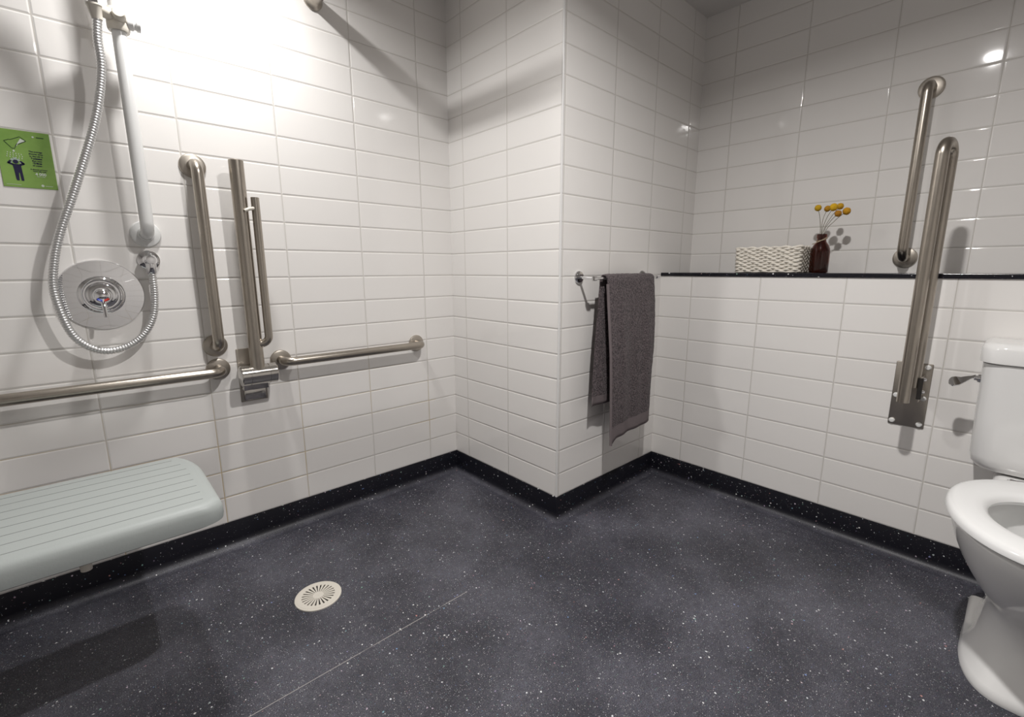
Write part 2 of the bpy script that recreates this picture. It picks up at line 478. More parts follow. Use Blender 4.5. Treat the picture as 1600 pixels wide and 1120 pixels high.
root = thing('shower_handset', 'chrome shower handset standing in the white holder at the top of the frame', 'shower handset', HC+AX*0.03)
bm = bmesh.new()
hp = crspline([HC+AX*0.016, HC+AX*0.09, HC+AX*0.15+Vector((-0.004, -0.006, 0)), HC+AX*0.205+Vector((-0.018, -0.022, 0))], 8)
tube(bm, hp, 0.012, 22, rfun=lambda t: 0.0118+0.004*math.sin(PI*min(1, t*1.2)))
obj('handle', bm, M['chrome'], root)
bm = bmesh.new()
lathe(bm, [(0, -0.022), (0.026, -0.020), (0.043, -0.008), (0.048, 0.0), (0.047, 0.006), (0.040, 0.009), (0, 0.010)], HC+AX*0.215+Vector((-0.045, -0.04, -0.005)), (-0.55, -0.45, -0.6), 40)
obj('spray_head', bm, M['chrome'], root)

hs = [HC-AX*0.010, (-1.220, -0.112, 1.640), (-1.222, -0.110, 1.560), (-1.252, -0.104, 1.430), (-1.313, -0.098, 1.257), (-1.362, -0.090, 1.130), (-1.386, -0.084, 1.045),
      (-1.396, -0.076, 0.965), (-1.380, -0.066, 0.862), (-1.350, -0.058, 0.812), (-1.306, -0.052, 0.790), (-1.255, -0.050, 0.799), (-1.212, -0.050, 0.832), (-1.183, -0.050, 0.885),
      (-1.172, -0.050, 0.950), (-1.170, -0.050, 1.018)]
path_ = crspline(hs, 26)
L = [0]
for a, b in zip(path_, path_[1:]): L.append(L[-1]+(b-a).length)
tot = L[-1]; PIT = 0.0074; pts = []; NS = int(tot/PIT*8); j = 0
for k in range(NS+1):
    s = tot*k/NS
    while j < len(L)-2 and L[j+1] < s: j += 1
    pts.append(path_[j].lerp(path_[j+1], (s-L[j])/(L[j+1]-L[j])))
bm = bmesh.new()
tube(bm, pts, 0.0080, 14, rfun=lambda t: 0.0082+0.0022*min(1, 1.5*abs(math.sin(PI*t*tot/PIT))))
tag(obj('shower_hose', bm, M['hose'], angle=80), 'ribbed chrome shower hose looping in front of the round valve plate', 'shower hose')

EX, EZ = -1.170, 1.060
root = thing('hose_outlet', 'small chrome wall outlet elbow feeding the shower hose, under the riser rail', 'outlet', (EX, 0, EZ))
bm = bmesh.new(); lathe(bm, [(0, 0), (0.030, 0), (0.0295, 0.005), (0.026, 0.008), (0, 0.009)], (EX, 0, EZ), NA, 40)
obj('cover_plate', bm, M['chrome'], root)
bm = bmesh.new()
lathe(bm, [(0, 0.006), (0.0185, 0.006), (0.0185, 0.040), (0.017, 0.056), (0.012, 0.064), (0, 0.066)], (EX, 0, EZ), NA, 34)
lathe(bm, [(0, 0), (0.0135, 0), (0.0135, 0.026), (0.0105, 0.030), (0, 0.030)], (EX, -0.050, EZ-0.012), (0, 0, -1), 28)
obj('elbow', bm, M['chrome'], root)

MX, MZ = -1.296, 0.955
root = thing('shower_valve', 'round chrome shower valve plate with a small lever, behind the hose loop', 'shower valve', (MX, 0, MZ))
bm = bmesh.new(); lathe(bm, [(0, 0), (0.104, 0), (0.104, 0.004), (0.101, 0.008), (0.070, 0.0095), (0.050, 0.0105), (0, 0.0105)], (MX, 0, MZ), NA, 96)
obj('cover_plate', bm, M['chrome'], root)
bm = bmesh.new()
lathe(bm, [(0.0, 0.008), (0.056, 0.008), (0.056, 0.012), (0.050, 0.020), (0.045, 0.022), (0.042, 0.018), (0.039, 0.018), (0.038, 0.030), (0.034, 0.040), (0.029, 0.042), (0, 0.042)], (MX, 0, MZ), NA, 72)
obj('collar', bm, M['chrome'], root)
bm = bmesh.new()
lathe(bm, [(0, 0.040), (0.024, 0.040), (0.025, 0.050), (0.022, 0.064), (0.014, 0.072), (0, 0.075)], (MX, 0, MZ), NA, 48)
kn = obj('control_knob', bm, M['chrome'], root)
for sgn, m_, nm in ((-1, 'blue', 'cold_mark'), (1, 'red', 'hot_mark')):
    bm = bmesh.new()
    tube(bm, [(MX+sgn*0.015*math.sin(t), -0.0735, MZ-0.004-0.011*math.cos(t)) for t in [0.15+1.0*k/8 for k in range(9)]], 0.0022, 8)
    obj(nm, bm, M[m_], root)
bm = bmesh.new()
tube(bm, [(MX, -0.060, MZ-0.014), (MX, -0.072, MZ-0.035), (MX, -0.080, MZ-0.062)], 0.006, 16, rfun=lambda t: 0.0075-0.0035*t)
obj('lever', bm, M['chrome'], root)

# ------------------------------------------------------------------ ceiling-hung curtain rail above the frame (its wall socket shows)
root = thing('curtain_rail', 'grey metal curtain rail socket on the wall at the top edge of the frame', 'curtain rail', (-0.584, 0, 1.99))
bm = bmesh.new(); tube(bm, [(-0.584, -0.004, 1.99), (-0.584, -0.52, 1.99)], 0.023, 22); obj('rail', bm, M['steel_d'], root)
bm = bmesh.new(); lathe(bm, [(0, 0), (0.034, 0), (0.034, 0.006), (0.026, 0.014), (0.023, 0.03), (0, 0.03)], (-0.584, 0, 1.99), NA, 30); obj('wall_socket', bm, M['steel_d'], root)
bm = bmesh.new(); tube(bm, [(-0.584, -0.50, 1.99), (-0.584, -0.50, ZC)], 0.010, 14); obj('ceiling_hanger', bm, M['steel_d'], root)


# ------------------------------------------------------------------ fold-down shower seat
def seat_outline(x0, x1, y0, y1, inset):
    """rounded, slightly tapering board; y0 back (towards wall), y1 front"""
    x0 += inset; x1 -= inset; y0 -= inset; y1 += inset
    pts = []
    def arc(cx, cy, rx, ry, a0, a1, n=10):
        for k in range(n+1):
            t = math.radians(a0+(a1-a0)*k/n); pts.append((cx+rx*math.cos(t), cy+ry*math.sin(t)))
    arc(x1-0.052, y0-0.170, 0.052, 0.170, 0, 90, 14)
    arc(x0+0.052, y0-0.170, 0.052, 0.170, 90, 180, 14)
    arc(x0+0.050, y1+0.035, 0.050, 0.035, 180, 270)
    arc(x1-0.050, y1+0.035, 0.050, 0.035, 270, 360)
    return pts


SX0, SX1, SY0, SY1, STZ = -1.80, -1.150, -0.246, -0.668, 0.486
root = thing('shower_bench', 'grey ribbed fold-down shower seat fixed to the tiled wall', 'shower seat', (-1.475, -0.45, 0.43))
bm = bmesh.new(); rings = []
for ins, z in ((0.010, STZ-0.057), (0.002, STZ-0.052), (0.0, STZ-0.038), (0.0008, STZ-0.022), (0.004, STZ-0.010), (0.010, STZ-0.0035), (0.020, STZ)):
    rings.append([bm.verts.new((x, y, z)) for x, y in seat_outline(SX0, SX1, SY0, SY1, ins)])
for A, B in zip(rings, rings[1:]):
    for k in range(len(A)): bm.faces.new((A[k], A[(k+1) % len(A)], B[(k+1) % len(A)], B[k]))
bm.faces.new(rings[0][::-1])
# top: strips with narrow drainage grooves running along the wall
bot = rings[-1]
gm = []
ys = [SY0-0.046-0.047*k for k in range(8)]
bm.faces.new(bot)
obj('board', bm, M['seat'], root)
for y in ys:                    # groove lines
    def ext(y):
        o = seat_outline(SX0, SX1, SY0, SY1, 0.020); xs = []
        for (xa, ya), (xb, yb) in zip(o, o[1:]+o[:1]):
            if (ya-y)*(yb-y) <= 0 and abs(ya-yb) > 1e-9: xs.append(xa+(xb-xa)*(y-ya)/(yb-ya))
        return min(xs)+0.016, max(xs)-0.016
    a, b = ext(y); gm.append((a, b, y))
bm = bmesh.new()
for a, b, y in gm: box(bm, (a, y-0.0011, STZ-0.001), (b, y+0.0011, STZ+0.00025))
obj('groove_lines', bm, mat('seat_groove_grey', (0.20, 0.215, 0.21), 0.6), root, smooth=False)
for x in (-1.60, -1.72):
    bm = bmesh.new()
    tube(bm, [(x, -0.60, 0.425), (x, -0.25, 0.418), (x, -0.004, 0.360)], 0.0125, 14)
    obj('bracket_arm', bm, M['white'], root)
bm = bmesh.new(); box(bm, (-1.76, -0.006, 0.250), (-1.57, 0, 0.380), bev=0.002); obj('bracket_plate', bm, M['white'], root)
bm = bmesh.new(); lathe(bm, [(0, 0), (0.011, 0), (0.010, 0.040), (0, 0.042)], (-1.408, -0.615, 0.437), (0, 0, -1), 18); obj('bump_stop', bm, M['cream'], root)

# ------------------------------------------------------------------ green notice
NX0, NX1, NZ0, NZ1 = -1.457, -1.351, 1.252, 1.400
root = thing('shower_notice', 'small green notice with a shower pictogram stuck on the tiles left of the riser', 'sign', ((NX0+NX1)/2, 0, NZ0))
GY = -0.0016
bm = bmesh.new(); box(bm, (NX0, GY, NZ0), (NX1, 0.0, NZ1), bev=0.0006)
obj('card', bm, noisy('green_card', (0.25, 0.40, 0.10), 0.25, 8, 0, 0.001, (0.19, 0.34, 0.075)), root, smooth=False)
navy = mat('navy_print', (0.012, 0.010, 0.045), 0.4); pale = mat('pale_print', (0.62, 0.68, 0.60), 0.4); dgreen = mat('dark_green_print', (0.02, 0.06, 0.015), 0.4)


def flat(bm, pts, dy=0.0004, th=0.0003):
    """extruded print shape; pts in notice coordinates 0..105 x 0..148 mm"""
    f = [bm.verts.new((NX0+x/1000, GY-dy, NZ0+z/1000)) for x, z in pts]
    b = [bm.verts.new((NX0+x/1000, GY+0.0001, NZ0+z/1000)) for x, z in pts]
    bm.faces.new(f); n = len(f)
    for k in range(n): bm.faces.new((f[k], b[k], b[(k+1) % n], f[(k+1) % n]))


def stroke(bm, pts, w, closed=False):
    q = pts+[pts[0]] if closed else pts
    for (xa, za), (xb, zb) in zip(q, q[1:]):
        l = math.hypot(xb-xa, zb-za) or 1; nx, nz = -(zb-za)/l*w/2, (xb-xa)/l*w/2
        flat(bm, [(xa+nx, za+nz), (xb+nx, zb+nz), (xb-nx, zb-nz), (xa-nx, za-nz)])


def disc(bm, x, z, r, n=12): flat(bm, [(x+r*math.cos(2*PI*k/n), z+r*math.sin(2*PI*k/n)) for k in range(n)])


bm = bmesh.new()                # person washing the hair
disc(bm, 31, 66, 5.2, 16)
flat(bm, [(24, 60), (40, 60), (40.5, 47), (41.5, 20), (41, 17.5), (36, 17.5), (35, 38), (33.6, 38), (32.5, 18), (27.5, 18), (26.5, 21), (25.5, 45)])
stroke(bm, [(25.5, 58), (17, 62), (22, 68)], 4.6); stroke(bm, [(38.5, 58), (46, 62), (40, 68)], 4.6)
disc(bm, 17, 62, 2.3); disc(bm, 46, 62, 2.3)
obj('person_pictogram', bm, navy, root, smooth=False)
bm = bmesh.new(); disc(bm, 25, 71, 3.0); disc(bm, 31, 73.5, 3.4); disc(bm, 37, 71, 3.0); disc(bm, 23, 64, 1.8); disc(bm, 39.5, 64, 1.8)
obj('foam_pictogram', bm, mat('grey_print', (0.35, 0.42, 0.38), 0.4), root, smooth=False)
bm = bmesh.new()
random.seed(3)
for r_ in range(3):
    for c_ in range(6):
        x, z = 19+c_*5.1-r_*1.2+(c_*0.5 if r_ else 0), 89-r_*5.2-c_*0.6
        flat(bm, [(x-0.8, z+1.2), (x+0.5, z+1.4), (x+1.0, z-1.3), (x-0.3, z-1.4)])
flat(bm, [(29, 93), (31.5, 97), (34, 93), (31, 91)])
obj('spray_pictogram', bm, pale, root, smooth=False)
bm = bmesh.new(); stroke(bm, [(16, 117), (26, 122), (28, 121.4), (47, 131.5), (58, 122), (42, 112), (39, 112), (34, 100), (29, 100)], 1.4, True)
obj('bottle_outline', bm, dgreen, root, smooth=False)
bm = bmesh.new(); flat(bm, [(33, 101), (48, 127), (57, 121.5), (54, 118.5), (42, 111.5)])
obj('bottle_label', bm, pale, root, smooth=False)


def text(name, s, x, z, size, m, bold=0.0):
    cu = bpy.data.curves.new('text', 'FONT'); cu.body = s; cu.size = size/1000; cu.extrude = 0.00015; cu.offset = bold/1000
    cu.align_x = 'CENTER'
    t = bpy.data.objects.new('text', cu); C.objects.link(t)
    bpy.context.view_layer.update()
    me = bpy.data.meshes.new_from_object(t.evaluated_get(bpy.context.evaluated_depsgraph_get()))
    bpy.data.objects.remove(t)
    me.materials.clear(); me.materials.append(m)
    o = bpy.data.objects.new(name, me); C.objects.link(o); o.parent = root
    o.matrix_local = Matrix.Translation(Vector((NX0+x/1000, GY-0.0003, NZ0+z/1000))-root.location) @ Matrix.Rotation(PI/2, 4, 'X')
    return o


for i, (s, b_) in enumerate((('The average', 0), ('shower time', 0), ('in the UK is', 0), ('8 minutes', .25), ('that uses', 0), ('62 litres', .25), ('of water.', 0))):
    text('text_line', s, 73, 95-i*6.0, 5.4, navy, b_+0.12)
text('text_line', 'A shower at home', 74, 49, 4.4, navy, 0.1); text('text_line', 'every day uses', 75, 44.5, 4.4, navy, 0.1)
text('number_text', '4 000', 76, 35, 9.5, pale, 0.3); text('text_line', 'litres a year', 76, 31, 3.6, pale, 0.05)
for x, z, r in ((76, 8.5, 3.2), (73, 135, 2.2)):
    bm = bmesh.new(); disc(bm, x, z, r); obj('logo', bm, pale, root, smooth=False)
for a, b, w in (((81, 8), (96, 8), 1.0), ((6, 6.5), (34, 6.5), 0.8)):
    bm = bmesh.new(); stroke(bm, [a, b], w); obj('footer_line', bm, pale, root, smooth=False)
bm = bmesh.new(); stroke(bm, [(79, 134.5), (94, 134.5)], 2.4); obj('heading_strip', bm, dgreen, root, smooth=False)

# ------------------------------------------------------------------ floor drain
DX, DY, DR = -0.905, -0.497, 0.067
root = thing('floor_drain', 'round cream floor drain with radial slots in the dark speckled floor', 'drain', (DX, DY, 0))
bm = bmesh.new(); lathe(bm, [(DR*0.92, 0.0), (DR*1.045, 0.0), (DR*1.04, 0.003), (DR*0.965, 0.0045), (DR*0.92, 0.004)], (DX, DY, 0), (0, 0, 1), 72, closed=True)
obj('rim', bm, M['cream'], root)
bm = bmesh.new(); lathe(bm, [(0, 0), (DR*0.93, 0), (DR*0.93, 0.0012), (0, 0.0012)], (DX, DY, 0), (0, 0, 1), 60)
obj('sump', bm, M['dark'], root)
bm = bmesh.new()
NSL = 24; z0, z1 = 0.002, 0.0048
def pt(r, a, z): return bm.verts.new((DX+r*math.cos(a), DY+r*math.sin(a), z))
ra, rb, rc = DR*0.24, DR*0.74, DR*0.955
def plate(pl):
    T = [bm.verts.new((DX+r*math.cos(a), DY+r*math.sin(a), z1)) for r, a in pl]
    B = [bm.verts.new((DX+r*math.cos(a), DY+r*math.sin(a), z0)) for r, a in pl]
    bm.faces.new(T)
    for k in range(len(T)): bm.faces.new((T[k], B[k], B[(k+1) % len(T)], T[(k+1) % len(T)]))
for k in range(NSL):
    a = 2*PI*k/NSL; da = 2*PI/NSL
    h1 = 0.15*da; h2 = 0.215*da   # half angle of the slot, near and far
    a2 = a+da
    plate([(ra, a+h1), (rb, a+h2), (rb, a2-h2), (ra, a2-h1)])            # spoke
    plate([(rb, a), (rc, a), (rc, a+da/2), (rc, a2), (rb, a2), (rb, a2-h2), (rb, a+h2)])
    plate([(ra, a2), (ra, a2-h1), (ra, a+h1), (ra, a), (0.0001, a+da/2)])
obj('grate', bm, M['cream'], root, smooth=False)

# ------------------------------------------------------------------ towel rail and towel
BY = PB-0.080; BZ = 0.993
root = thing('towel_rail', 'short chrome towel rail on the pier beside the black ledge', 'towel rail', (0.105, PB, BZ))
for x in (0.108, 0.556):
    bm = bmesh.new(); lathe(bm, [(0, 0), (0.025, 0), (0.0245, 0.006), (0.021, 0.010), (0, 0.011)], (x, PB, BZ+0.004), NA, 36); obj('rose', bm, M['chrome'], root)
    bm = bmesh.new(); tube(bm, [(x, PB-0.006, BZ+0.003), (x, BY, BZ)], 0.0062, 16)
    lathe(bm, [(0, -0.009), (0.0088, -0.009), (0.0095, 0), (0.0088, 0.009), (0, 0.009)], (x, BY, BZ), (1, 0, 0), 20); obj('arm', bm, M['chrome'], root)
bm = bmesh.new(); tube(bm, [(0.108, BY, BZ), (0.556, BY, BZ)], 0.0055, 16); obj('bar', bm, M['chrome'], root)


def towel():
    # side profile (distance from bar axis plane in y, z) from the back hem over the bar to the front hem
    mid = []
    zb, zf = 0.475, 0.333
    R = 0.0135
    for k in range(40): mid.append((PB-0.062-0.000*k, zb+(BZ-zb)*k/39, 'b'))
    for k in range(1, 12):
        a = PI*k/12; mid.append((BY+R*math.cos(a)+0.002, BZ+R*math.sin(a)*0.95, 'o'))
    for k in range(46):
        t = k/45; mid.append((BY-0.0135-0.012*min(1, t*2.2)-0.004*math.sin(t*4), BZ-(BZ-zf)*t, 'f'))
    n = len(mid); NXS = 46; TH_ = 0.0042
    rnd = random.Random(5)
    bm = bmesh.new(); grid = []
    for side in (1, -1):
        G = []
        for i, (y, z, s) in enumerate(mid):
            ya, za, _ = mid[max(i-1, 0)]; yb, zb2, _ = mid[min(i+1, n-1)]
            ty, tz = yb-ya, zb2-za; l = math.hypot(ty, tz); ny, nz = tz/l, -ty/l
            # left and right edges of the cloth along its length
            if s == 'b': t = (BZ-z)/(BZ-0.475); xl = 0.168-0.030*t; xr = 0.500-0.02*t
            elif s == 'o': t = 0; xl = 0.168; xr = 0.506
            else:
                t = (BZ-z)/(BZ-0.333); xl = 0.170+0.052*t; xr = 0.506+0.012*t+0.006*math.sin(6*t)
            row = []
            for j in range(NXS+1):
                q = j/NXS; x = xl+(xr-xl)*q
                edge = min(q, 1-q)
                th = TH_*(0.55+0.45*min(1, edge*14))
                wob = 0
                if s != 'o': wob = (0.0035*math.sin(x*34+2.0)+0.0022*math.sin(x*71+z*5))*min(1, t*2.5)
                dz = 0
                if s == 'f': dz = -0.022*(max(0, 1-q*7))**2*max(0, t-0.85)/0.15 - 0.014*(1-q)*t + 0.008*q*t
                if i < 2 or i > n-3: th *= 0.55
                hem = (s == 'f' and t > 0.90) or (s == 'b' and t > 0.93)
                if hem: th *= 0.62
                fuzz = 0 if hem else rnd.uniform(-1, 1)*0.0009
                off = side*(th+fuzz)
                row.append(bm.verts.new((x+rnd.uniform(-1, 1)*0.0003, y+ny*off+wob, z+nz*off+dz)))
            G.append(row)
        grid.append(G)
    A, B = grid
    def hemmed(i):
        y, z, s = mid[i]; return 1 if (s == 'f' and (BZ-z)/(BZ-0.333) > 0.90) or (s == 'b' and (BZ-z)/(BZ-0.475) > 0.93) else 0
    for i in range(n-1):
        for j in range(NXS):
            for G, fl in ((A, 0), (B, 1)):
                q = [G[i][j], G[i][j+1], G[i+1][j+1], G[i+1][j]]
                f = bm.faces.new(q if fl else q[::-1]); f.material_index = hemmed(i)
        for j in (0, NXS):
            q = [A[i][j], A[i+1][j], B[i+1][j], B[i][j]]
            f = bm.faces.new(q if j == 0 else q[::-1]); f.material_index = hemmed(i)
    for j in range(NXS):
        for i in (0, n-1):
            q = [A[i][j], A[i][j+1], B[i][j+1], B[i][j]]
            f = bm.faces.new(q if i == 0 else q[::-1]); f.material_index = 1
    bmesh.ops.recalc_face_normals(bm, faces=bm.faces)
    return bm


terry = noisy('terry_towel', (0.036, 0.026, 0.029), 0.95, 170, 1.0, 0.006, (0.150, 0.118, 0.125))
terry.node_tree.nodes['Principled BSDF'].inputs['Sheen Weight'].default_value = 0.12
hemm = noisy('flat_towel_hem', (0.155, 0.128, 0.132), 0.9, 500, 0.3, 0.001, (0.19, 0.158, 0.163))
root = thing('towel', 'dark grey-brown towel hanging folded over the chrome towel rail', 'towel', (0.34, BY, 0.33))
obj('cloth', towel(), [terry, hemm], root, angle=180)
bm = bmesh.new()
tube(bm, [(0.170+0.052*t, BY-0.0135-0.012*min(1, t*2.2)-0.004*math.sin(t*4)+(0.0035*math.sin((0.17+.052*t)*34+2.0))*min(1, t*2.5), BZ-(BZ-0.333)*t-0.014*t-0.022*max(0, t-0.85)/0.15) for t in [k/60 for k in range(2, 61)]], 0.0058, 10)
obj('side_hem', bm, hemm, root)

# ------------------------------------------------------------------ basket, bottle and dried flowers on the ledge
LZ = 1.0105
wick = noisy('bleached_paper_cord', (0.70, 0.65, 0.57), 0.8, 300, 0.4, 0.001, (0.80, 0.76, 0.69))
root = thing('woven_basket', 'small rectangular woven off-white basket standing on the black ledge', 'basket', (0.835, -1.149, LZ))


def rrect(cx, cy, hx, hy, r, n=340):
    segs = []; per = 2*(2*hx-2*r)+2*(2*hy-2*r)+2*PI*r; out = []
    for k in range(n):
        s = per*k/n
        parts = [('l', (cx+hx, cy-hy+r), (cx+hx, cy+hy-r)), ('a', (cx+hx-r, cy+hy-r), 0), ('l', (cx+hx-r, cy+hy), (cx-hx+r, cy+hy)), ('a', (cx-hx+r, cy+hy-r), 90),
                 ('l', (cx-hx, cy+hy-r), (cx-hx, cy-hy+r)), ('a', (cx-hx+r, cy-hy+r), 180), ('l', (cx-hx+r, cy-hy), (cx+hx-r, cy-hy)), ('a', (cx+hx-r, cy-hy+r), 270)]
        for p in parts:
            if p[0] == 'l':
                l = math.hypot(p[2][0]-p[1][0], p[2][1]-p[1][1])
                if s <= l:
                    t = s/l; x = p[1][0]+(p[2][0]-p[1][0])*t; y = p[1][1]+(p[2][1]-p[1][1])*t
                    dx, dy = (p[2][0]-p[1][0])/l, (p[2][1]-p[1][1])/l; out.append((x, y, dy, -dx)); break
            else:
                l = PI/2*r
                if s <= l:
                    a = math.radians(p[2])+s/r; out.append((p[1][0]+r*math.cos(a), p[1][1]+r*math.sin(a), math.cos(a), math.sin(a))); break
            s -= l
    return out, per


bcx, bcy, bhx, bhy = 0.836, -1.149, 0.062, 0.122
out, per = rrect(bcx, bcy, bhx, bhy, 0.016)
bm = bmesh.new(); ROWS = 13; H = 0.106; nw = 22
for r_ in range(ROWS):
    z = LZ+0.006+(H-0.010)*r_/(ROWS-1); grow = 0.004*r_/ROWS
    pts = []
    for k, (x, y, nx, ny) in enumerate(out+out[:1]):
        ph = 2*PI*nw*k/len(out)+r_*PI
        w = 0.0030*math.sin(ph); dz = 0.0012*math.cos(ph*0.5+r_)
        if r_ == ROWS-1: dz += 0.002*math.sin(k*0.3)
        pts.append((x+nx*(w+grow), y+ny*(w+grow), z+dz))
    tube(bm, pts, 0.0048, 8, caps=False)
for k in range(0, 2*nw):        # the uprights the cord is woven round
    x, y, nx, ny = out[int(k*len(out)/(2*nw)) % len(out)]
    tube(bm, [(x, y, LZ+0.002), (x+nx*0.004, y+ny*0.004, LZ+H)], 0.0022, 6)
obj('weave', bm, wick, root, angle=180)
bm = bmesh.new(); box(bm, (bcx-bhx+0.004, bcy-bhy+0.004, LZ+0.001), (bcx+bhx-0.004, bcy+bhy-0.004, LZ+0.006)); obj('base', bm, wick, root, smooth=False)

amber = mat('amber_glass', (0.16, 0.024, 0.004), 0.03, 0.0, **{'Transmission Weight': 0.92, 'IOR': 1.5})
BX, BYY = 0.855, -1.3195
root = thing('amber_bottle', 'small brown glass bottle holding dried flowers, right of the woven basket', 'bottle', (BX, BYY, LZ))
bm = bmesh.new()
o_ = [(0, 0.0005), (0.028, 0.0005), (0.0325, 0.004), (0.0335, 0.012), (0.0335, 0.082), (0.0315, 0.095), (0.0260, 0.108), (0.0190, 0.118), (0.0160, 0.124), (0.0155, 0.134), (0.0178, 0.136), (0.0182, 0.142), (0.0178, 0.149), (0.0165, 0.151)]
i_ = [(0.0125, 0.151), (0.0120, 0.124), (0.0160, 0.115), (0.0225, 0.106), (0.0285, 0.094), (0.0305, 0.082), (0.0305, 0.012), (0.0270, 0.005), (0, 0.005)]
lathe(bm, o_+i_, (BX, BYY, LZ), (0, 0, 1), 48)
obj('glass', bm, amber, root)
twine = mat('pale_twine', (0.50, 0.40, 0.27), 0.8)
bm = bmesh.new()
tube(bm, [(BX+0.0185*math.cos(t), BYY+0.0185*math.sin(t), LZ+0.130+0.006*math.sin(t+2.2)) for t in [2*PI*k/40 for k in range(41)]], 0.0011, 6)
cc = []
for k in range(41):
    t = 2*PI*k/40; zz = 0.126-0.013*(0.5+0.5*math.cos(t-PI*0.62))+0.013*(0.5+0.5*math.cos(t+PI*0.5)); rr = 0.0190+max(0, 0.124-zz)*1.05
    cc.append((BX+rr*math.cos(t), BYY+rr*math.sin(t), LZ+zz))
tube(bm, cc, 0.0011, 6)
obj('twine', bm, twine, root)

stem_m = mat('dry_stem', (0.10, 0.085, 0.03), 0.7)
heads = [  # px-derived places of the six balls
    (0.851, -1.2953, 1.2627, 0.0118, 'single dried yellow ball flower leaning away leftmost from the other five', (0.50, 0.30, 0.010)),
    (0.871, -1.3227, 1.2590, 0.0110, 'dried ochre ball flower second from the left in the brown bottle', (0.42, 0.21, 0.012)),
    (0.833, -1.3525, 1.2587, 0.0138, 'largest and brightest yellow ball flower, in the middle of the bunch', (0.58, 0.34, 0.010)),
    (0.873, -1.3640, 1.2643, 0.0115, 'highest dried yellow ball flower, behind and right of the largest one', (0.48, 0.27, 0.012)),
    (0.837, -1.3687, 1.2343, 0.0115, 'lowest and brownest dried ball flower of the bunch', (0.36, 0.16, 0.010)),
    (0.857, -1.3907, 1.2427, 0.0132, 'rightmost dried orange-yellow ball flower, leaning furthest right', (0.50, 0.25, 0.010))]
for i, (x, y, z, r, lab, col) in enumerate(heads):
    root = thing('dried_flower', lab, 'flower', (BX, BYY, LZ+0.01), 'ball flowers in the brown bottle')
    b0 = Vector((BX+0.010*math.sin(i*2.1), BYY+0.010*math.cos(i*2.1), LZ+0.012)); nk = Vector((BX+0.004*math.sin(i*1.7), BYY+0.008-0.0028*i, LZ+0.150))
    tp = Vector((x, y, z))
    mid = nk.lerp(tp, 0.55)+Vector((0, 0.006 if i else -0.003, 0.004))
    bm = bmesh.new(); tube(bm, crspline([b0, nk, mid, tp], 10), 0.0009, 6); obj('stem', bm, stem_m, root)
    bm = bmesh.new(); bmesh.ops.create_icosphere(bm, subdivisions=4, radius=r)
    rnd = random.Random(i)
    for v in bm.verts:
        n = v.co.normalized(); f = math.sin(n.x*31+i)*math.sin(n.y*29)*math.sin(n.z*33)
        v.co += n*(f*0.0009+rnd.uniform(-1, 1)*0.00035)
        v.co.z *= 1.04; v.co += tp
    obj('flower_head', bm, noisy('ball_flower', col, 0.9, 500, 0.8, 0.002, tuple(min(1, c*1.35) for c in col)), root)

# ------------------------------------------------------------------ toilet
TY = -2.012                     # centre line
root = thing('toilet', 'white close-coupled toilet with an open seat, at the right edge', 'toilet', (0.40, TY, 0))


def egg(xf, xb, hw, n=64, pw=1.0, bulge=0.60):
    """plan outline: front at xf, back at xb, widest at fraction `bulge`, half width hw"""
    pts = []
    xm = xf+(xb-xf)*bulge
    for k in range(n):
        t = 2*PI*k/n; c, s = math.cos(t), math.sin(t)
        x = xm+(xb-xm)*abs(c)**pw if c > 0 else xm-(xm-xf)*abs(c)**1.0
        pts.append((x, TY+hw*(abs(s)**pw)*(1 if s > 0 else -1)))
    return pts


def loft(bm, secs, cap0=True, cap1=True):
    rings = [[bm.verts.new((x, y, z)) for x, y in pl] for pl, z in secs]; n = len(rings[0])
    for A, B in zip(rings, rings[1:]):
        for k in range(n): bm.faces.new((A[k], A[(k+1) % n], B[(k+1) % n], B[k]))
    if cap0: bm.faces.new(rings[0][::-1])
    if cap1: bm.faces.new(rings[-1])
    return rings


bm = bmesh.new()
secs = [(egg(0.150, 0.640, 0.108, pw=0.72, bulge=0.35), 0.000), (egg(0.148, 0.640, 0.110, pw=0.72, bulge=0.35), 0.012), (egg(0.156, 0.640, 0.104, pw=0.74, bulge=0.35), 0.026),
        (egg(0.185, 0.630, 0.092, pw=0.8, bulge=0.35), 0.060), (egg(0.212, 0.600, 0.080, pw=0.85, bulge=0.38), 0.110), (egg(0.215, 0.560, 0.078, pw=0.9, bulge=0.42), 0.160),
        (egg(0.190, 0.540, 0.086, pw=0.95, bulge=0.48), 0.195), (egg(0.150, 0.540, 0.104, bulge=0.52), 0.230), (egg(0.108, 0.540, 0.127, bulge=0.55), 0.270), (egg(0.072, 0.545, 0.147, bulge=0.57), 0.310),
        (egg(0.043, 0.550, 0.162, bulge=0.57), 0.350), (egg(0.025, 0.550, 0.171, bulge=0.57), 0.385), (egg(0.018, 0.550, 0.1745, bulge=0.57), 0.408), (egg(0.020, 0.550, 0.174, bulge=0.57), 0.420),
        (egg(0.028, 0.545, 0.168, bulge=0.57), 0.424),
        (egg(0.095, 0.430, 0.118, bulge=0.57), 0.424), (egg(0.100, 0.425, 0.112, bulge=0.57), 0.412), (egg(0.100, 0.425, 0.112, bulge=0.57), 0.385), (egg(0.12, 0.41, 0.098, bulge=0.57), 0.33),
        (egg(0.17, 0.40, 0.075, bulge=0.6), 0.27), (egg(0.21, 0.38, 0.055, bulge=0.6), 0.23), (egg(0.24, 0.37, 0.04, bulge=0.6), 0.20)]
loft(bm, secs)
obj('pan', bm, M['ceramic'], root, angle=60)
bm = bmesh.new(); loft(bm, [(egg(0.170, 0.400, 0.074, bulge=0.6), 0.268), (egg(0.169, 0.401, 0.0745, bulge=0.6), 0.2690)])
obj('water', bm, M['water'], root)
